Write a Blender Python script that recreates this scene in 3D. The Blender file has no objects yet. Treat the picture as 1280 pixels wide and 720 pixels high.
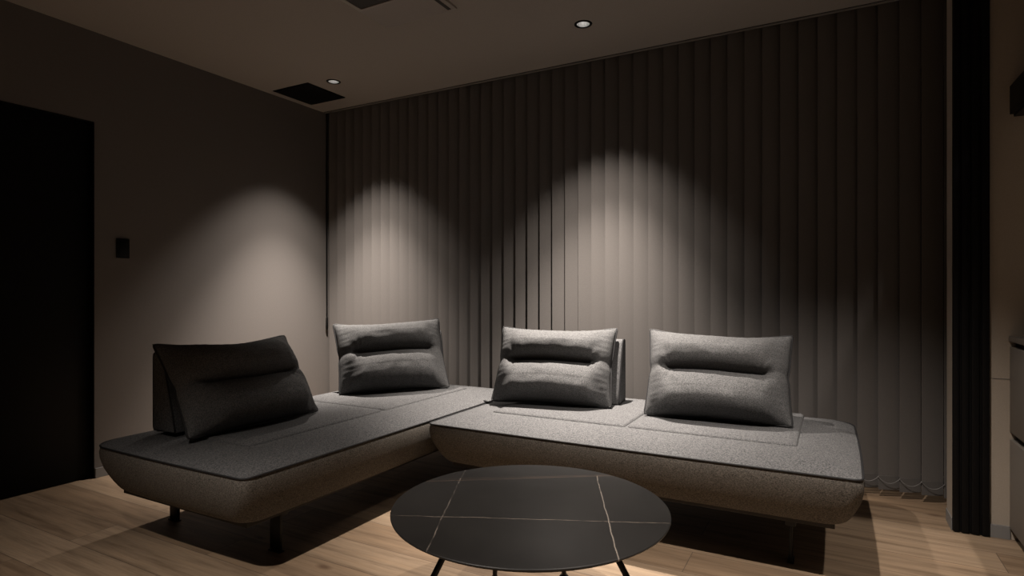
import bpy, bmesh, math, random
from mathutils import Vector, Matrix, noise
random.seed(7)
PI = math.pi
S = bpy.context.scene
C = S.collection

# ------------------------------------------------------------------ helpers
def link(name, bm, mat, parent=None, smooth=True, loc=None):
    me = bpy.data.meshes.new(name)
    bmesh.ops.recalc_face_normals(bm, faces=bm.faces[:])
    bm.to_mesh(me); bm.free()
    if smooth:
        for p in me.polygons: p.use_smooth = True
        try: me.set_sharp_from_angle(angle=math.radians(40))
        except Exception: pass
    o = bpy.data.objects.new(name, me)
    if mat: me.materials.append(mat)
    C.objects.link(o)
    if parent: o.parent = parent
    if loc: o.location = loc
    return o

def thing(name, label, cat, loc=(0, 0, 0), rz=0, group=None):
    o = bpy.data.objects.new(name, None); C.objects.link(o)
    o.empty_display_size = .1
    o.location = loc; o.rotation_euler = (0, 0, rz)
    o['label'] = label; o['category'] = cat
    if group: o['group'] = group
    return o

def struct(name, bm, mat, parent=None, smooth=False):
    o = link(name, bm, mat, parent, smooth)
    if not parent: o['kind'] = 'structure'
    return o

def box(bm, x0, x1, y0, y1, z0, z1, bev=0, seg=2):
    r = bmesh.ops.create_cube(bm, size=1)
    vs = r['verts']
    for v in vs:
        v.co = Vector(((x0+x1)/2 + v.co.x*(x1-x0), (y0+y1)/2 + v.co.y*(y1-y0), (z0+z1)/2 + v.co.z*(z1-z0)))
    if bev:
        es = list({e for v in vs for e in v.link_edges})
        bmesh.ops.bevel(bm, geom=es, offset=bev, segments=seg, profile=.5, affect='EDGES')
    return bm

def newbox(*a, **k):
    return box(bmesh.new(), *a, **k)

def tube(bm, pts, r, n=8, closed=False, cap=True):
    pts = [Vector(p) for p in pts]; m = len(pts); rings = []
    rr = r if isinstance(r, (list, tuple)) else [r]*m
    prev = None
    for i, p in enumerate(pts):
        if closed: t = pts[(i+1) % m] - pts[i-1]
        else: t = pts[min(i+1, m-1)] - pts[max(i-1, 0)]
        t.normalize()
        if prev is None:
            a = Vector((0, 0, 1)) if abs(t.z) < .9 else Vector((1, 0, 0))
            nrm = (a - t*a.dot(t)).normalized()
        else:
            nrm = (prev - t*prev.dot(t)).normalized()
        prev = nrm; b = t.cross(nrm)
        rings.append([bm.verts.new(p + (nrm*math.cos(2*PI*k/n) + b*math.sin(2*PI*k/n))*rr[i]) for k in range(n)])
    for i in range(m if closed else m-1):
        A, B = rings[i], rings[(i+1) % m]
        for k in range(n): bm.faces.new((A[k], A[(k+1) % n], B[(k+1) % n], B[k]))
    if cap and not closed:
        bm.faces.new(rings[0]); bm.faces.new(rings[-1])
    return bm

def lathe(bm, prof, n=32, c=(0, 0), cap0=False, cap1=False):
    rings = []
    for r, z in prof:
        rings.append([bm.verts.new((c[0]+r*math.cos(2*PI*k/n), c[1]+r*math.sin(2*PI*k/n), z)) for k in range(n)])
    for A, B in zip(rings, rings[1:]):
        for k in range(n): bm.faces.new((A[k], A[(k+1) % n], B[(k+1) % n], B[k]))
    if cap0: bm.faces.new(rings[0])
    if cap1: bm.faces.new(rings[-1])
    return bm

def rrect(x0, x1, y0, y1, r, seg=6, div=16, bow=0):
    """rounded rectangle, counter-clockwise, with subdivided edges that bow outwards a little"""
    rs = [max(q, .001) for q in (r if isinstance(r, (list, tuple)) else (r,)*4)]; out = []   # front-right, back-right, back-left, front-left
    cs = [(x1-rs[0], y0+rs[0], -PI/2), (x1-rs[1], y1-rs[1], 0), (x0+rs[2], y1-rs[2], PI/2), (x0+rs[3], y0+rs[3], PI)]
    for i, (cx, cy, a0) in enumerate(cs):
        for k in range(seg+1):
            a = a0 + PI/2*k/seg
            out.append(Vector((cx+rs[i]*math.cos(a), cy+rs[i]*math.sin(a), 0)))
        nx, ny, na = cs[(i+1) % 4]; rn = rs[(i+1) % 4]
        p = out[-1].copy(); q = Vector((nx+rn*math.cos(na), ny+rn*math.sin(na), 0))
        nrm = Vector((math.cos(na), math.sin(na), 0))
        for k in range(1, div):
            t = k/div
            out.append(p.lerp(q, t) + nrm*bow*4*t*(1-t))
    return out

def bridge(bm, A, B):
    n = len(A)
    for k in range(n): bm.faces.new((A[k], A[(k+1) % n], B[(k+1) % n], B[k]))

# ------------------------------------------------------------------ materials
def mat(name, color, rough=.6, metal=0, spec=.5):
    m = bpy.data.materials.new(name); m.use_nodes = True
    b = m.node_tree.nodes['Principled BSDF']
    b.inputs['Base Color'].default_value = (*color, 1)
    b.inputs['Roughness'].default_value = rough
    b.inputs['Metallic'].default_value = metal
    b.inputs['Specular IOR Level'].default_value = spec
    return m

class NT:
    def __init__(s, m): s.t = m.node_tree; s.n = s.t.nodes; s.b = s.n['Principled BSDF']
    def new(s, ty, **kw):
        n = s.n.new(ty)
        for k, v in kw.items(): setattr(n, k, v)
        return n
    def link(s, a, b): s.t.links.new(a, b)
    def math(s, op, a, b=None, c=None, clamp=False):
        n = s.new('ShaderNodeMath', operation=op); n.use_clamp = clamp
        for i, v in enumerate((a, b, c)):
            if v is None: continue
            if isinstance(v, (int, float)): n.inputs[i].default_value = v
            else: s.link(v, n.inputs[i])
        return n.outputs[0]
    def coord(s, scale=(1, 1, 1), out='Object', loc=(0, 0, 0), rot=(0, 0, 0)):
        tc = s.new('ShaderNodeTexCoord'); mp = s.new('ShaderNodeMapping')
        mp.inputs['Scale'].default_value = scale; mp.inputs['Location'].default_value = loc
        mp.inputs['Rotation'].default_value = rot
        s.link(tc.outputs[out], mp.inputs['Vector']); return mp.outputs[0]
    def noise(s, vec, scale, detail=2, rough=.5):
        n = s.new('ShaderNodeTexNoise'); n.inputs['Scale'].default_value = scale
        n.inputs['Detail'].default_value = detail; n.inputs['Roughness'].default_value = rough
        s.link(vec, n.inputs['Vector']); return n.outputs['Fac']
    def ramp(s, fac, stops):
        r = s.new('ShaderNodeValToRGB'); e = r.color_ramp.elements
        while len(e) < len(stops): e.new(.5)
        for i, (p, c) in enumerate(stops):
            e[i].position = p; e[i].color = (*c, 1)
        s.link(fac, r.inputs[0]); return r.outputs[0]
    def mix(s, fac, a, b, mode='MIX'):
        n = s.new('ShaderNodeMix', data_type='RGBA', blend_type=mode)
        for i, v in ((0, fac), (6, a), (7, b)):
            if isinstance(v, (int, float)): n.inputs[i].default_value = v
            elif isinstance(v, tuple): n.inputs[i].default_value = (*v, 1)
            else: s.link(v, n.inputs[i])
        return n.outputs[2]
    def bump(s, h, strength, dist=.002):
        n = s.new('ShaderNodeBump'); n.inputs['Strength'].default_value = strength
        n.inputs['Distance'].default_value = dist
        s.link(h, n.inputs['Height']); s.link(n.outputs[0], s.b.inputs['Normal'])

def fabric(name, dark, light, scale=1.0):
    m = mat(name, light, .9, 0, .15); t = NT(m)
    v = t.coord((1, 1, 1.6))
    a = t.noise(v, 170*scale, 3, .7)
    v2 = t.coord((1, 1, 4))
    b = t.noise(v2, 420*scale, 2, .6)
    f = t.math('MULTIPLY_ADD', a, .6, t.math('MULTIPLY', b, .4))
    big = t.noise(t.coord(), 3.0, 2)
    f = t.math('ADD', f, t.math('MULTIPLY', t.math('SUBTRACT', big, .5), .05))
    col = t.ramp(f, [(.40, dark), (.62, light)])
    t.link(col, t.b.inputs['Base Color'])
    t.bump(f, .35, .003)
    return m

M = {}
M['fabric'] = fabric('melange_fabric', (.040, .041, .043), (.158, .157, .158))
M['pillow'] = fabric('melange_pillow_fabric', (.040, .041, .042), (.140, .139, .139), 1.15)
M['base_bounce_fabric'] = fabric('melange_base_bounce_fabric', (.040, .036, .032), (.185, .167, .144), 1.15)  # sofa fabric tinted lighter and browner: floor bounce light painted into its colour
M['piping'] = mat('black_piping', (.006, .006, .007), .7)
M['black_metal'] = mat('black_metal', (.007, .007, .007), .45, 0, .3)
M['plinth'] = mat('dark_plinth', (.018, .015, .013), .7)
M['black'] = mat('black_laminate', (.004, .004, .004), .6, 0, .12)
M['black_rough'] = mat('black_fluted', (.0035, .0035, .004), .55, 0, .18)
M['black_plastic'] = mat('black_plastic', (.004, .004, .004), .5, 0, .15)
M['chrome'] = mat('reflector_metal', (.75, .75, .75), .38, 1)
M['base'] = mat('grey_baseboard', (.19, .185, .18), .5)
M['trim'] = mat('ceiling_trim', (.16, .15, .14), .5)
M['white_plastic'] = mat('cassette_plastic', (.30, .275, .255), .5)
M['grille'] = mat('dark_grille', (.02, .018, .016), .6)
M['glass'] = mat('night_glass', (.004, .004, .005), .1, 0, .3)
M['chain'] = mat('bead_chain', (.17, .165, .16), .5)
M['cabinet'] = mat('taupe_cabinet', (.24, .215, .19), .5)
M['counter'] = mat('counter_stone', (.22, .20, .18), .35)

def wallpaper(name, col, s=1.0):
    m = mat(name, col, .85, 0, .2); t = NT(m)
    v = t.coord((1, 1, 1))
    a = t.noise(t.coord((420, 420, 160)), 1, 2)
    b = t.noise(t.coord((160, 160, 520)), 1, 2)
    f = t.math('ADD', t.math('MULTIPLY', a, .5), t.math('MULTIPLY', b, .5))
    c = t.ramp(f, [(.3, tuple(x*.9 for x in col)), (.7, tuple(min(1, x*1.08) for x in col))])
    t.link(c, t.b.inputs['Base Color']); t.bump(f, .25*s, .001)
    return m
M['wall'] = wallpaper('greige_wallpaper', (.138, .126, .118))
M['wall_k'] = wallpaper('beige_wallpaper', (.36, .31, .255))
M['ceil'] = wallpaper('ceiling_paper', (.29, .265, .245), .4)
M['slat'] = wallpaper('blind_fabric', (.130, .120, .113), .3)
M['hem'] = wallpaper('blind_hem_fabric', (.113, .106, .101), .3)

def floor_mat():
    m = mat('oak_floor', (.4, .3, .2), .55, 0, .3); t = NT(m)
    v = t.coord((1, 1, 1), loc=(.47+1.7*3+.02, -2.43+.19*40, 0))
    br = t.new('ShaderNodeTexBrick'); br.offset = .37; br.offset_frequency = 2; br.squash = 1
    br.inputs['Scale'].default_value = 1
    br.inputs['Brick Width'].default_value = 1.7; br.inputs['Row Height'].default_value = .19
    br.inputs['Mortar Size'].default_value = .0016; br.inputs['Mortar Smooth'].default_value = .2
    br.inputs['Bias'].default_value = 0
    br.inputs['Color1'].default_value = (0, 0, 0, 1); br.inputs['Color2'].default_value = (1, 1, 1, 1)
    br.inputs['Mortar'].default_value = (.5, .5, .5, 1)
    t.link(v, br.inputs['Vector'])
    sep = t.new('ShaderNodeSeparateColor'); t.link(br.outputs['Color'], sep.inputs[0]); rnd = sep.outputs[0]
    # grain coordinates are shifted per plank so the figure breaks at the joints
    sx = t.new('ShaderNodeSeparateXYZ'); t.link(t.coord(), sx.inputs[0])
    cb = t.new('ShaderNodeCombineXYZ')
    t.link(t.math('MULTIPLY_ADD', rnd, 7.3, t.math('MULTIPLY', sx.outputs[0], 1.1)), cb.inputs[0])
    t.link(t.math('MULTIPLY_ADD', rnd, 3.1, t.math('MULTIPLY', sx.outputs[1], 14)), cb.inputs[1])
    g1 = t.noise(cb.outputs[0], 1.6, 6, .62)
    cb2 = t.new('ShaderNodeCombineXYZ')
    t.link(t.math('MULTIPLY_ADD', rnd, 11.0, t.math('MULTIPLY', sx.outputs[0], 6)), cb2.inputs[0])
    t.link(t.math('MULTIPLY_ADD', rnd, 5.0, t.math('MULTIPLY', sx.outputs[1], 150)), cb2.inputs[1])
    g2 = t.noise(cb2.outputs[0], 1.0, 3, .6)
    wv = t.new('ShaderNodeTexWave', wave_type='BANDS', bands_direction='Y')
    wv.inputs['Scale'].default_value = .35; wv.inputs['Distortion'].default_value = 9
    wv.inputs['Detail'].default_value = 3; wv.inputs['Detail Scale'].default_value = .9
    t.link(cb.outputs[0], wv.inputs['Vector'])
    base = t.mix(rnd, (.225, .155, .098), (.325, .24, .162))
    dk = t.ramp(g1, [(.28, (.42, .38, .35)), (.50, (.92, .92, .92)), (.75, (1.18, 1.15, 1.1))])
    c = t.mix(.85, base, dk, 'MULTIPLY')
    c = t.mix(.35, c, t.ramp(g2, [(.3, (.6, .57, .54)), (.62, (1.1, 1.1, 1.1))]), 'MULTIPLY')
    c = t.mix(.18, c, t.ramp(wv.outputs['Fac'], [(0, (.62, .58, .54)), (.5, (1, 1, 1))]), 'MULTIPLY')
    # knots
    vo = t.new('ShaderNodeTexVoronoi'); vo.inputs['Scale'].default_value = 1.0
    t.link(t.coord((2.0, 4.6, 1)), vo.inputs['Vector'])
    k = t.ramp(t.math('ADD', vo.outputs['Distance'], t.math('MULTIPLY', t.noise(t.coord((3, 20, 1)), 2, 3), .05)),
               [(.05, (1, 1, 1)), (.12, (0, 0, 0))])
    c = t.mix(t.math('MULTIPLY', k, .75), c, (.09, .05, .03))
    c = t.mix(br.outputs['Fac'], c, (.10, .07, .05))
    t.link(c, t.b.inputs['Base Color'])
    t.bump(t.math('SUBTRACT', g2, t.math('MULTIPLY', br.outputs['Fac'], 2.0)), .15, .002)
    return m
M['floor'] = floor_mat()

def stone_mat(c0):
    """near-black sintered stone with thin pale and rusty veins; lines in the table's own coordinates"""
    m = mat('veined_black_stone', (.025, .023, .022), .45, 0, .28); t = NT(m)
    tc = t.coord(); sx = t.new('ShaderNodeSeparateXYZ'); t.link(tc, sx.inputs[0])
    X, Y = sx.outputs[0], sx.outputs[1]
    wob = t.math('SUBTRACT', t.noise(tc, 9, 4, .6), .5)
    wob2 = t.math('SUBTRACT', t.noise(tc, 2.2, 2, .5), .5)
    brk = t.noise(tc, 13, 3, .7)
    col = t.ramp(t.noise(tc, 5, 4, .6), [(.3, (.0085, .0078, .0072)), (.7, (.0125, .0115, .0105))])
    for (p, q, w, cc, amp, fade, cutoff) in VEINS:
        p = Vector(p) - c0; q = Vector(q) - c0
        d = (q-p).normalized(); n = Vector((-d.y, d.x)); k = n.dot(p)
        s = t.math('MULTIPLY_ADD', X, n.x, t.math('MULTIPLY', Y, n.y))
        s = t.math('SUBTRACT', s, k)
        s = t.math('ADD', s, t.math('MULTIPLY', wob, amp))
        s = t.math('ADD', s, t.math('MULTIPLY', wob2, amp*.8))
        a = t.math('ABSOLUTE', s)
        mask = t.math('SUBTRACT', 1, t.math('DIVIDE', a, w), clamp=True)
        mask = t.math('POWER', mask, .7)
        if cutoff:
            al = t.math('MULTIPLY_ADD', X, d.x, t.math('MULTIPLY', Y, d.y))
            mask = t.math('MULTIPLY', mask, t.math('GREATER_THAN', al, d.dot(p)))
        fd = t.math('MULTIPLY', t.math('SUBTRACT', brk, fade), 6, clamp=True)
        col = t.mix(t.math('MULTIPLY', mask, t.math('MULTIPLY_ADD', fd, .8, .12)), col, cc)
    t.link(col, t.b.inputs['Base Color'])
    return m

def emis(name, col, st):
    m = mat(name, (0, 0, 0)); b = m.node_tree.nodes['Principled BSDF']
    b.inputs['Emission Color'].default_value = (*col, 1); b.inputs['Emission Strength'].default_value = st
    return m

# ------------------------------------------------------------------ setting
H = 2.506
WX = -3.636            # left wall
CY = 3.50              # edge of the ceiling in front of the blind
BY = 3.195             # front face of the wall pier at the right
PX = .467              # left end of that pier

struct('floor', newbox(-4.0, 3.2, -2.6, 3.95, -.08, 0), M['floor'])

# left wall with a door opening y .93 .. 1.788, z 0 .. 2.0
bm = bmesh.new()
box(bm, WX-.12, WX, -2.6, .93, 0, H+.14); box(bm, WX-.12, WX, 1.788, 3.95, 0, H+.14); box(bm, WX-.12, WX, .93, 1.788, 2.0, H+.14)
struct('wall_left', bm, M['wall'])
d = thing('door_1', 'black full-height door in the left wall', 'door', (WX-.03, 1.36, 0)); d['kind'] = 'structure'
link('door_leaf', newbox(-.05, 0, -.426, .424, .004, 1.994, bev=.002), M['black'], d)
bm = bmesh.new()
box(bm, -.06, .0315, .4242, .4278, 0, 1.998); box(bm, -.06, .0315, -.43, -.4262, 0, 1.998); box(bm, -.06, .0315, -.4262, .4242, 1.9945, 1.9999)
link('door_frame', bm, M['black'], d)
struct('baseboard_left', newbox(WX, WX+.009, 1.79, 3.48, 0, .055, bev=.001), M['base'])

# back wall with a dark night window behind the blind
bm = bmesh.new()
box(bm, -3.64, -3.55, 3.80, 3.95, 0, H+.14); box(bm, .72, 3.2, 3.80, 3.95, 0, H+.14); box(bm, -3.55, .72, 3.80, 3.95, 2.25, H+.14)
struct('wall_back', bm, M['wall'])
w = thing('window_1', 'dark night window behind the vertical blind', 'window', (0, 3.84, 0)); w['kind'] = 'structure'
bm = bmesh.new()
for a, b in ((-3.55, -2.15), (-2.13, -.72), (-.70, .72)):
    pass
box(bm, -3.55, .72, 0, .08, 0, .06); box(bm, -3.55, .72, 0, .08, 2.19, 2.25)
for x in (-3.55, -2.16, -.74, .66): box(bm, x, x+.06, 0, .08, .06, 2.19)
link('window_frame', bm, M['black_metal'], w)
link('pane', newbox(-3.5, .68, .03, .045, .05, 2.2), M['glass'], w)

# pier at the right end of the blind and the kitchen wall beyond it
bm = bmesh.new(); box(bm, PX, 3.2, BY, BY+.135, 0, H)
struct('wall_right', bm, M['wall_k'])
bm = bmesh.new(); box(bm, 3.0, 3.12, -2.6, 3.95, 0, H+.14); struct('wall_side', bm, M['wall_k'])
bm = bmesh.new(); box(bm, -4.0, 3.2, -2.72, -2.6, 0, H+.14); struct('wall_rear', bm, M['wall'])
bm = bmesh.new()
box(bm, .597, .664, BY-.010, BY, 0, .055, bev=.001)
struct('baseboard_kitchen', bm, M['base'])
struct('baseboard_pier', newbox(PX-.004, PX, BY-.001, BY+.135, 0, .055, bev=.001), M['base'])
struct('trim_1', newbox(.597, .664, BY-.0016, BY, .6755, .6785), M['trim'])

# ceiling with round holes for the downlights and a slot for the blind behind its front edge
LAMPS = [(-3.039, 3.005), (-1.188, 3.006), (-.20, 1.48), (.68, .95), (-1.22, .02), (.95, 2.45)]
HR = .0405
cut = bmesh.new()
for x, y in LAMPS:
    r = bmesh.ops.create_cone(cut, cap_ends=True, segments=32, radius1=HR, radius2=HR, depth=.4)
    bmesh.ops.translate(cut, verts=r['verts'], vec=(x, y, H))
cutme = bpy.data.meshes.new('cut'); cut.to_mesh(cutme); cut.free()
cuto = bpy.data.objects.new('cut', cutme); C.objects.link(cuto)
ce = struct('ceiling', newbox(-3.8, 3.2, -2.72, CY, H, H+.12), M['ceil'])
md = ce.modifiers.new('holes', 'BOOLEAN'); md.object = cuto; md.operation = 'DIFFERENCE'; md.solver = 'EXACT'
bpy.context.view_layer.update()
me = bpy.data.meshes.new_from_object(ce.evaluated_get(bpy.context.evaluated_depsgraph_get()))
ce.modifiers.clear(); ce.data = me
bpy.data.objects.remove(cuto)
struct('trim_2', newbox(-3.63, 3.0, CY-.0205, CY-.0165, H-.0015, H, bev=0), M['black'])
struct('trim_3', newbox(-3.63, 3.0, CY-.0165, CY+.004, H-.006, H+.115, bev=.001), M['trim'])
bm = bmesh.new(); box(bm, -3.8, 3.2, CY+.004, 3.95, H+.12, H+.16)
struct('ceiling_pocket', bm, M['black'])

# ------------------------------------------------------------------ vertical blind
NS = 46; PITCH = .09105; SX0 = -3.614; SY = 3.525; TILT = math.radians(22); SW = .1
blind = thing('vertical_blind', 'tall taupe vertical blind covering the whole wall behind the sofas', 'blind', (-1.55, SY+.03, 0))
bo = blind.location.copy()
def L(x, y, z): return (x-bo.x, y-bo.y, z)
bm = bmesh.new(); box(bm, -3.625-bo.x, .62-bo.x, SY-.005-bo.y, SY+.045-bo.y, H+.045, H+.095, bev=.003)
link('headrail', bm, M['trim'], blind)
def slat_bm(x0, x1, z0, z1, th):
    """a gently cupped fabric strip"""
    bm = bmesh.new(); n = 8; F = []
    for side in (1, -1):
        row = []
        for i in range(n+1):
            t = i/n; x = x0+(x1-x0)*t; y = -.0022*(1-(2*t-1)**2) + side*th/2*-1
            row.append((bm.verts.new((x, y, z0)), bm.verts.new((x, y, z1))))
        F.append(row)
    a, b = F
    for i in range(n):
        bm.faces.new((a[i][0], a[i+1][0], a[i+1][1], a[i][1]))
        bm.faces.new((b[i+1][0], b[i][0], b[i][1], b[i+1][1]))
        bm.faces.new((a[i][0], b[i][0], b[i+1][0], a[i+1][0]))
        bm.faces.new((a[i][1], a[i+1][1], b[i+1][1], b[i][1]))
    for i in (0, n): bm.faces.new((a[i][0], a[i][1], b[i][1], b[i][0]))
    return bm
s0 = link('slat', slat_bm(0, SW, .043, H+.04, .0008), M['slat'], blind)
w0 = link('weight_pocket', slat_bm(.001, SW-.001, .0425, .112, .0044), M['hem'], s0)
chain_pts = []
for i in range(NS):
    if i == 0: s, wgt = s0, w0
    else:
        s = s0.copy(); wgt = w0.copy(); C.objects.link(s); C.objects.link(wgt); s.parent = blind; wgt.parent = s
    tl = TILT + math.radians(random.uniform(-1.2, 1.2))
    x = SX0 + PITCH*i
    s.location = L(x, SY + random.uniform(-.001, .001), 0); s.rotation_euler = (0, 0, tl)
    chain_pts.append(Vector(s.location) + Vector((0, -.003, .108)))
bm = bmesh.new()
for a, b in zip(chain_pts, chain_pts[1:]):
    pts = []
    for k in range(11):
        t = k/10; p = a.lerp(b, t); p.z -= .028*4*t*(1-t); p.y -= .006
        pts.append(p)
    tube(bm, pts, .0013, 5)
for a in chain_pts:
    r = bmesh.ops.create_icosphere(bm, subdivisions=1, radius=.0035)
    bmesh.ops.translate(bm, verts=r['verts'], vec=a + Vector((0, -.005, 0)))
link('bead_chain', bm, M['chain'], blind)
bm = bmesh.new(); tube(bm, [L(-3.622, 3.508, H+.05), L(-3.623, 3.508, 1.6), L(-3.621, 3.508, .84)], .0055, 8)
link('control_cord', bm, M['black_plastic'], blind)
bm = lathe(bmesh.new(), [(.003, .845), (.009, .83), (.010, .75), (.006, .735)], 10, L(-3.621, 3.508, 0)[:2], True, True)
link('cord_weight', bm, M['black_plastic'], blind)

# ------------------------------------------------------------------ sofas
ZP = .40     # height of the piping
def make_sofa(Ln, Dp, label, loc, rz, feet):
    """local x along the length, local y = 0 at the front edge, Dp at the back"""
    root = thing('sofa', label, 'sofa', loc, rz)
    RC = (.035, .11, .11, .035)
    def ring(ins, dr=0, bow=.006): return rrect(ins, Ln-ins, ins, Dp-ins, [q+dr for q in RC], 6, 18, bow)
    # upholstered body below the piping
    bm = bmesh.new(); prev = None
    for ins, z, r in ((.004, ZP+.002, 0), (-.001, ZP-.008, 0), (-.004, ZP-.024, 0), (-.003, ZP-.050, .004), (.003, ZP-.085, .012), (.013, .285, .022),
                      (.023, .260, .030), (.034, .238, .036), (.042, .225, .038), (.052, .216, .038), (.066, .213, .038), (.13, .213, .038)):
        vs = [bm.verts.new((p.x, p.y, z)) for p in ring(ins, r)]
        if prev: bridge(bm, prev, vs)
        prev = vs
    bm.faces.new(prev)
    link('base', bm, M['base_bounce_fabric'], root)
    # crowned border strip running round the seat
    bm = bmesh.new(); prev = None; W = .235; HT = .032
    ds = [.003, .006, .010, .016, .03, .05, .075, .105, .14, .175, .21, .235, .30]
    for d_ in ds:
        t = min(d_/W, 1); z = ZP + HT*(t*(2-t))**.80
        vs = [bm.verts.new((p.x, p.y, z)) for p in rrect(d_, Ln-d_, d_, Dp-d_, [max(q-d_*.8, .003) for q in RC], 6, 18, .006*(1-t))]
        if prev: bridge(bm, prev, vs)
        prev = vs
    bm.faces.new(prev)
    link('seat_border', bm, M['fabric'], root)
    # two flat seat pads side by side inside the border
    u0, u1, v0, v1 = .215, Ln-.215, .255, Dp-.10; mid = (u0+u1)/2; g = .005
    for a, b in ((u0, mid-g), (mid+g, u1)):
        bm = bmesh.new(); prev = None
        for ins, z in ((.0, ZP+.006), (.0, ZP+.031), (.0015, ZP+.0345), (.005, ZP+.0385), (.012, ZP+.0415), (.05, ZP+.0435), (.12, ZP+.0445)):
            vs = [bm.verts.new((p.x, p.y, z)) for p in rrect(a+ins, b-ins, v0+ins, v1-ins, max(.016-ins*.8, .004), 4, 14, 0)]
            if prev: bridge(bm, prev, vs)
            prev = vs
        bm.faces.new(prev)
        link('seat_pad', bm, M['fabric'], root)
    bm = bmesh.new(); tube(bm, [Vector((p.x, p.y, ZP+.001)) for p in ring(-.001)], .0038, 8, closed=True)
    link('piping', bm, M['piping'], root)
    # recessed plinth and steel feet
    link('plinth', newbox(.085, Ln-.085, .095, Dp-.095, .186, .218, bev=.003), M['plinth'], root)
    for fx in feet:
        link('crossbar', newbox(fx-.02, fx+.02, .15, Dp-.06, .150, .189, bev=.004), M['black_metal'], root)
        for fy in (.20, Dp-.11):
            bm = bmesh.new()
            box(bm, fx-.006, fx+.006, fy-.03, fy+.03, .004, .152, bev=.002)
            box(bm, fx-.012, fx+.012, fy-.033, fy+.033, 0, .005, bev=.001)
            link('leg', bm, M['black_metal'], root)
    return root
# the wing along the left wall faces right: local x runs along +y, local y runs along -x
make_sofa(2.03, .985, 'grey fabric sofa wing along the left wall with two loose pillows on it', (-1.773, 1.338, 0), PI/2, (.30, 1.73))
make_sofa(1.835, 1.03, 'grey fabric sofa wing in front of the blind with its free end at the right', (-1.738, 2.338, 0), 0, (.24, 1.60))

def make_backrest(label, cx, cy, rz, z, w=.62):
    """a loose upholstered wedge: thin at the top, thick at the bottom; local -y is the front"""
    o = thing('backrest', label, 'backrest', (cx, cy, z), rz, )
    bm = bmesh.new(); hgt = .335
    prof = [(-.115, 0.0), (-.118, .012), (-.108, .06), (-.082, .15), (-.052, .25), (-.028, .315), (-.018, .331), (-.006, hgt),
            (.020, hgt), (.031, .330), (.035, .31), (.035, .2), (.035, .06), (.034, .012), (.030, 0)]
    prev = None; N = 10; rings = []
    xs = [-w/2, -w/2+.004, -w/2+.014, -w/4, 0, w/4, w/2-.014, w/2-.004, w/2]
    sc = [.93, .98, 1, 1, 1, 1, 1, .98, .93]
    for x, s in zip(xs, sc):
        rings.append([bm.verts.new((x, -.02+(y+.02)*s, hgt/2+(z_-hgt/2)*(1-(1-s)*.3))) for y, z_ in prof])
    for A, B in zip(rings, rings[1:]): bridge(bm, A, B)
    bm.faces.new(rings[0]); bm.faces.new(rings[-1])
    link('cushion', bm, M['fabric'], o)
    for s in (-1, 1):
        bm = bmesh.new()
        tube(bm, [Vector((s*(w/2-.002), -.02+(y+.02)*.985, hgt/2+(z_-hgt/2)*.995)) for y, z_ in prof], .004, 6, closed=True)
        link('piping', bm, M['piping'], o)
    return o
ZS = ZP + .0445

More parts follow.
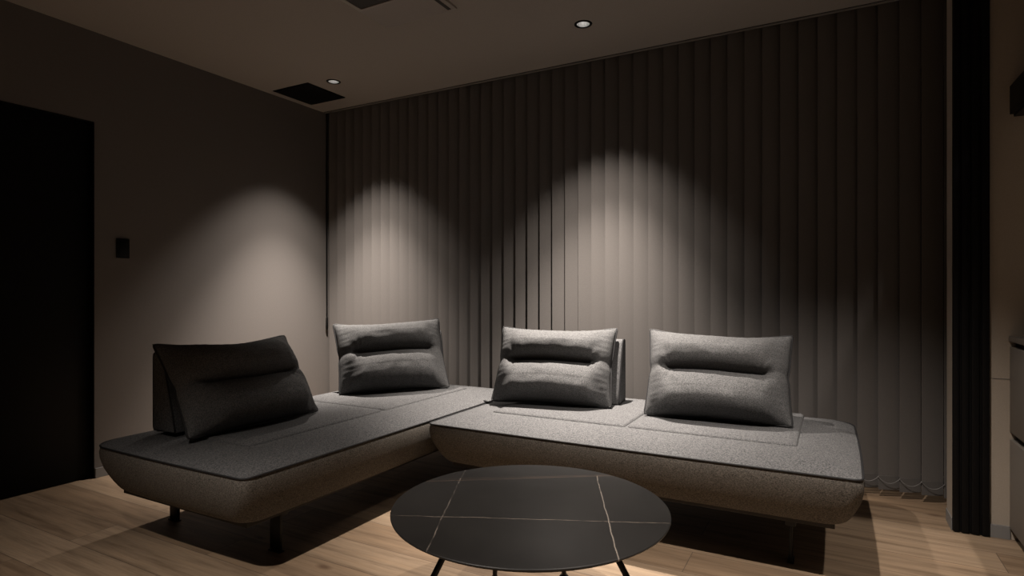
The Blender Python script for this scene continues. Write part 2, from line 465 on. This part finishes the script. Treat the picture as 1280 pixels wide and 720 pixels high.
def make_pillow(label, bl, br, tl, tr, seed):
    """bl, br, tl, tr: the four seam corners. A long pillow with one deep sewn crease across the middle"""
    bl, br, tl, tr = Vector(bl), Vector(br), Vector(tl), Vector(tr); top = (tl+tr)/2
    mid = (bl+br)/2; ex = (br-bl); Wd = ex.length; ex.normalize()
    up = (top-mid); up -= ex*up.dot(ex); Hh = up.length; up.normalize(); ez = ex.cross(up)   # ez points to the front
    corners = [((q-mid).dot(ex), (q-mid).dot(up)) for q in (bl, br, tl, tr)]
    o = thing('pillow', label, 'pillow', mid)
    rot = Matrix((ex, up, ez)).transposed()
    o.rotation_euler = rot.to_euler()
    rnd = random.Random(seed); off = Vector((rnd.uniform(0, 50), rnd.uniform(0, 50), 0))
    ph = rnd.uniform(0, 6)
    def outline(u, v):
        cr = math.exp(-((v-.02)/.13)**2)
        su, sv = (u+1)/2, (v+1)/2
        px = (corners[0][0]*(1-su)+corners[1][0]*su)*(1-sv) + (corners[2][0]*(1-su)+corners[3][0]*su)*sv
        py = (corners[0][1]*(1-su)+corners[1][1]*su)*(1-sv) + (corners[2][1]*(1-su)+corners[3][1]*su)*sv
        x = px - Wd/2*u*(.045*(1-v*v) + .02*cr)
        y = py - Hh/2*v*(1-u*u)*(.145 if v > 0 else .03) + .005*math.sin(3*u+ph)*(1-abs(u))
        return x, y - Hh/2
    def sm(a, b, x):
        t = min(max((x-a)/(b-a), 0), 1); return t*t*(3-2*t)
    def front(u, v):
        au, av = abs(u), abs(v)
        env_u = max(1-au**3.4, 0)**.62
        one = max(1-av**2.3, 0)**.68
        vc = .02; t = (v-vc)/(1-vc) if v > vc else (vc-v)/(1+vc)
        sg_ = (1-t) if v > vc else t          # 0 at the top of the lobe, 1 at its bottom: the filling sags
        sg_ = min(max(sg_, 0), 1); pk_ = .64
        two = (1-(1-sg_/pk_)**2.1)**.72 if sg_ < pk_ else max(1-((sg_-pk_)/(1-pk_))**2.2, 0)**.55
        if t < .5: two = .34 + .66*two
        k = 1 - sm(.62, .88, au + .05*noise.noise(Vector((v*3, seed, 0))))
        line = math.exp(-((v-vc)/.035)**2)*(1-sm(.70, .97, au))*.16
        g = one*(1-k)*(.93-.10*math.exp(-((v-vc)/.13)**2)) + (two*.98)*k - line
        h = env_u*max(g, 0.0)
        # puckers radiating from the seams and from the ends of the crease
        e = math.exp(-(1-au)/.10)*(1-av**6)
        pk = math.sin(v*44+ph + 2.5*noise.noise(Vector((v*6, u*2, seed))))*e*.036*env_u
        et = math.exp(-(1-av)/.10)*(1-au**6)
        pk += math.sin(u*46+ph*2 + 3*noise.noise(Vector((u*6, v*2, seed+5))))*et*.028
        dx, dy = (au-.70)/.17, (v-vc)/.30
        ang = math.atan2(dy, dx+.3)
        pk += math.sin(ang*7+ph)*math.exp(-(dx*dx+dy*dy)*1.1)*.022
        nz = noise.noise(Vector((u*2.2, v*2.2, 0))+off)*.05 + noise.noise(Vector((u*6, v*5, 3))+off)*.022
        return h*(1+nz) + pk*min(1, (1-au)*8)*min(1, (1-av)*8)
    NU, NV = 96, 72; TF, TB = .150, .045
    bm = bmesh.new(); G = [[], []]
    for side in (0, 1):
        for j in range(NV+1):
            row = []
            for i in range(NU+1):
                u = -1+2*i/NU; v = -1+2*j/NV
                u = math.copysign(abs(u)**.8, u) if u else 0; v = math.copysign(abs(v)**.85, v) if v else 0
                edge = i in (0, NU) or j in (0, NV)
                if side == 1 and edge: row.append(G[0][j][i]); continue
                x, y = outline(u, v)
                if side == 0: z = 0 if edge else TF*front(u, v)
                else: z = -TB*(max(1-abs(u)**3, 0)*max(1-abs(v)**3, 0))**.6
                y += Hh/2
                low = ZS+.0015 - (mid.z + y*up.z + z*ez.z)       # the underside flattens where it rests on the seat
                if low > 0: y += low/up.z
                row.append(bm.verts.new((x, y, z)))
            G[side].append(row)
    for side in (0, 1):
        g = G[side]
        for j in range(NV):
            for i in range(NU):
                f = (g[j][i], g[j][i+1], g[j+1][i+1], g[j+1][i])
                bm.faces.new(f if side == 0 else f[::-1])
    cov = link('cover', bm, M['pillow'], o)
    for p in cov.data.polygons: p.use_smooth = True
    if 'sharp_edge' in cov.data.attributes: cov.data.attributes.remove(cov.data.attributes['sharp_edge'])
    pts = []
    def sg(a): return math.copysign(abs(a)**.8, a) if a else 0
    n = 40
    for k in range(n): pts.append((-1+2*k/n, -1))
    for k in range(n): pts.append((1, -1+2*k/n))
    for k in range(n): pts.append((1-2*k/n, 1))
    for k in range(n): pts.append((-1, 1-2*k/n))
    P = []
    for u, v in pts:
        c = max(abs(u)+abs(v)-1.93, 0)/.07
        x, y = outline(u*(1-.012*c), v*(1-.018*c)); P.append(Vector((x, y+Hh/2, 0)))
    bm = bmesh.new(); tube(bm, P, .0048, 8, closed=True)
    link('piping', bm, M['piping'], o)
    return o

make_pillow('dark grey pillow nearest the black door, on the shadowed front end of the left sofa', (-2.283, 1.466, .4505), (-2.254, 2.127, .4505), (-2.485, 1.442, .830), (-2.457, 2.090, .825), 1)
make_pillow('grey creased pillow set diagonally in the corner where the walls meet', (-2.512, 2.528, .4505), (-2.093, 3.044, .4505), (-2.721, 2.683, .841), (-2.292, 3.211, .875), 2)
make_pillow('grey creased pillow before the blind, between the corner pillow and the right-end pillow', (-1.635, 2.778, .4505), (-.993, 2.901, .4505), (-1.671, 2.975, .846), (-1.025, 3.100, .849), 3)
make_pillow('grey creased pillow beside the free right end of the sofa', (-.802, 2.828, .4505), (-.149, 2.876, .4505), (-.828, 3.027, .855), (-.159, 3.077, .839), 4)
make_backrest('wedge backrest behind the dark pillow by the black door', -2.55, 1.818, PI/2, ZS+.0055, .63)
make_backrest('wedge backrest turned diagonally behind the corner pillow', -2.51, 3.015, math.atan2(.776, .63), ZS+.0055, .62)
make_backrest('wedge backrest behind the middle pillow, its side showing at the right', -1.312, 3.096, math.radians(6), ZS+.0055, .63)
make_backrest('wedge backrest hidden behind the pillow at the right end', -.49, 3.10, math.radians(4), ZS+.0055, .58)

# ------------------------------------------------------------------ coffee table
TC = Vector((-.806, 1.600)); TR = .416; TZ = .40
VEINS = [((-1.19, 1.84), (-.892, 1.196), .0022, (.16, .135, .115), .014, .44, 0),
         ((-.725, 1.963), (-.456, 1.387), .0022, (.23, .20, .17), .012, .30, 1),
         ((-1.12, 1.336), (-.396, 1.662), .0020, (.19, .155, .125), .014, .38, 0),
         ((-1.241, 1.614), (-.620, 2.033), .0024, (.13, .085, .06), .010, .34, 0),
         ((-1.10, 1.73), (-.640, 2.030), .0018, (.10, .07, .05), .012, .40, 0),
         ((-1.15, 1.50), (-.45, 1.86), .0014, (.045, .034, .028), .03, .50, 0)]
tb = thing('coffee_table', 'round black stone-topped coffee table with thin pale veins, on black legs', 'table', (TC.x, TC.y, 0))
bm = lathe(bmesh.new(), [(TR-.016, TZ-.012), (TR-.006, TZ-.0095), (TR-.001, TZ-.006), (TR, TZ-.003), (TR-.001, TZ-.001), (TR-.003, TZ)], 128, (0, 0), True, True)
link('tabletop', bm, stone_mat(TC), tb)
bm = lathe(bmesh.new(), [(TR-.10, TZ-.026), (TR-.03, TZ-.021), (TR-.016, TZ-.015), (TR-.016, TZ-.0125), (TR-.10, TZ-.0125)], 96, (0, 0), True, True)
link('under_rim', bm, M['black_metal'], tb)
fwd = Vector((-.4766, .879)); rgt = Vector((.879, .4766))
def cam(d_, l_): 
    p = fwd*d_ + rgt*l_; return p - TC
for (d0, l0, d1, l1) in ((1.60, -.165, 1.50, -.355), (1.60, .262, 1.50, .455), (1.98, -.050, 2.135, -.062), (1.98, .165, 2.15, .190)):
    a = cam(d0, l0); b = cam(d1, l1)
    bm = bmesh.new()
    tube(bm, [(a.x, a.y, TZ-.028), ((a.x+b.x)/2, (a.y+b.y)/2, TZ/2-.01), (b.x, b.y, .012)], .0085, 12)
    lg = link('leg', bm, M['black_metal'], tb)
    bm = lathe(bmesh.new(), [(.016, 0), (.017, .002), (.017, .010), (.012, .016)], 16, (b.x, b.y), True, True)
    link('foot', bm, M['black_plastic'], lg)

# ------------------------------------------------------------------ ceiling fittings
M['bulb'] = emis('lamp_glow', (1, .95, .88), 12)
SPOTS = {0: (720, 64, 1), 1: (720, 65, 1), 2: (245, 74, .9), 3: (170, 72, .8), 4: (235, 95, .7), 5: (85, 92, .8)}
SPILL = {0: (230, 86, 1), 1: (200, 88, 1)}
names = ['small round downlight beside the black square panel in the ceiling corner', 'round downlight above the middle pillow, alone on the open ceiling',
         'round downlight above the coffee table', 'round downlight above the right end of the sofa', 'round downlight in the ceiling out over the floor beyond the black door', 'round downlight above the kitchen counter']
for i, (x, y) in enumerate(LAMPS):
    o = thing('downlight', names[i], 'downlight', (x, y, H), 0, 'ceiling downlights')
    link('trim_ring', lathe(bmesh.new(), [(.0352, -.001), (.0365, -.004), (.047, -.0035), (.049, -.0005), (.049, .0)], 40), M['black_plastic'], o)
    bm = lathe(bmesh.new(), [(.0352, -.001), (.033, .02), (.028, .045), (.018, .062)], 14)
    rf = link('reflector', bm, M['chrome'], o, smooth=False)
    link('bulb', lathe(bmesh.new(), [(.018, .060), (.012, .056), (.003, .054)], 20, (0, 0), True, True), M['bulb'], o)
    for pw, ang, bl_ in [SPOTS[i]] + ([SPILL[i]] if i in SPILL else []):
        li = bpy.data.lights.new('downlight_beam', 'SPOT')
        li.energy = pw; li.spot_size = math.radians(ang); li.spot_blend = bl_; li.shadow_soft_size = .02
        li.color = (1, .895, .805)
        lo = bpy.data.objects.new('downlight_beam', li); C.objects.link(lo); lo.parent = o; lo.location = (0, 0, -.012)
    if i == 2: lo.rotation_euler = Vector((.02, -.72, 2.1)).to_track_quat('Z', 'Y').to_euler()

o = thing('ceiling_panel', 'flat black square panel in the ceiling corner above the blind', 'ceiling panel', (-3.385, 3.11, H))
link('frame', newbox(-.178, .178, -.18, .18, -.006, 0, bev=.002), M['black'], o)
link('cover', newbox(-.168, .168, -.170, .170, -.0085, -.005, bev=.001), M['black'], o)

o = thing('air_conditioner', 'ceiling cassette air conditioner at the top edge of the view', 'air conditioner', (-1.91, 2.0, H))
link('panel', newbox(-.235, .225, -.55, .52, -.012, 0, bev=.004), M['white_plastic'], o)
bm = bmesh.new()
box(bm, -.20, .06, -.45, .275, -.0145, -.011)
link('intake_grille', bm, M['grille'], o)
bm = bmesh.new()
box(bm, -.215, .08, .275, .287, -.019, -.011); box(bm, -.215, .08, -.462, -.45, -.019, -.011); box(bm, -.215, -.20, -.45, .275, -.019, -.011); box(bm, .06, .08, -.45, .275, -.019, -.011)
link('grille_frame', bm, M['white_plastic'], o)
for sx in (.180,):
    link('outlet_slot', newbox(sx, sx+.020, -.47, .50, -.0135, -.011), M['grille'], o)

# ------------------------------------------------------------------ wall fittings
o = thing('wall_switch', 'small black rectangular switch plate beside the black door', 'switch', (WX, 1.9375, 1.30))
link('plate', newbox(0, .008, -.036, .036, -.057, .057, bev=.003), M['black_plastic'], o)
link('rocker', newbox(.007, .011, -.022, .022, -.044, .044, bev=.002), M['black_plastic'], o)

# black fluted panel on the front of the pier
o = thing('fluted_panel', 'tall narrow black fluted panel between the blind and the beige wall', 'panel', (PX, BY, 0))
bm = newbox(.0, .129, -.010, 0, .004, H-.001)
link('backing', bm, M['black_rough'], o)
xs = [.002, .024, .034, .060, .070, .096, .104, .127]
for a, b in ((.002, .022), (.030, .056), (.064, .092), (.100, .127)):
    link('batten', newbox(a, b, -.022, -.009, .004, H-.001, bev=.003), M['black_rough'], o)

# kitchen base unit whose drawer side faces the sofa
o = thing('kitchen_cabinet', 'taupe base cabinet with black finger gaps at the right edge of the view', 'cabinet', (.664, BY, 0))
link('carcass', newbox(.022, .65, -1.9, -.002, .045, .83), M['black'], o)
link('toe_kick', newbox(.05, .62, -1.88, -.004, 0, .046), M['black'], o)
for k in range(2):
    y1 = -.002-.95*k; y0 = y1-.947
    link('drawer', newbox(0, .0225, y0, y1, .455, .815, bev=.002), M['cabinet'], o)
    link('drawer', newbox(0, .0225, y0, y1, .048, .425, bev=.002), M['cabinet'], o)
o2 = thing('countertop', 'dark stone worktop on the taupe cabinet at the right edge', 'countertop', (.664, BY, .83))
link('slab', newbox(-.004, .66, -1.91, -.001, .008, .03, bev=.002), M['counter'], o2)
link('support_rail', newbox(.03, .64, -1.88, -.004, .0, .009), M['black'], o2)

o = thing('range_hood', 'black box hood high on the beige wall at the right edge', 'range hood', (.664, BY, 1.785))
link('body', newbox(0, .6, -.55, -.001, .012, .132, bev=.002), M['black_plastic'], o)
bm = bmesh.new(); box(bm, .012, .588, -.54, -.006, 0, .013, bev=.002)
link('underside', bm, M['black_metal'], o)
link('filter', newbox(.04, .56, -.50, -.05, -.006, .001, bev=.002), M['chrome'], o)

# ------------------------------------------------------------------ light and camera
wd = bpy.data.worlds.new('World'); S.world = wd; wd.use_nodes = True
wd.node_tree.nodes['Background'].inputs[0].default_value = (.02, .02, .025, 1)
wd.node_tree.nodes['Background'].inputs[1].default_value = .2

cd = bpy.data.cameras.new('Camera'); co = bpy.data.objects.new('Camera', cd); C.objects.link(co)
co.location = (0, 0, 1.05); co.rotation_euler = (PI/2, 0, math.atan2(399, 736))
cd.sensor_width = 36; cd.lens = 736/1280*36; cd.shift_y = 4/1280; cd.clip_start = .02
S.camera = co
S.view_settings.view_transform = 'Standard'; S.view_settings.look = 'None'
S.view_settings.gamma = 1; S.view_settings.use_curve_mapping = False
S.view_settings.exposure = 0.0
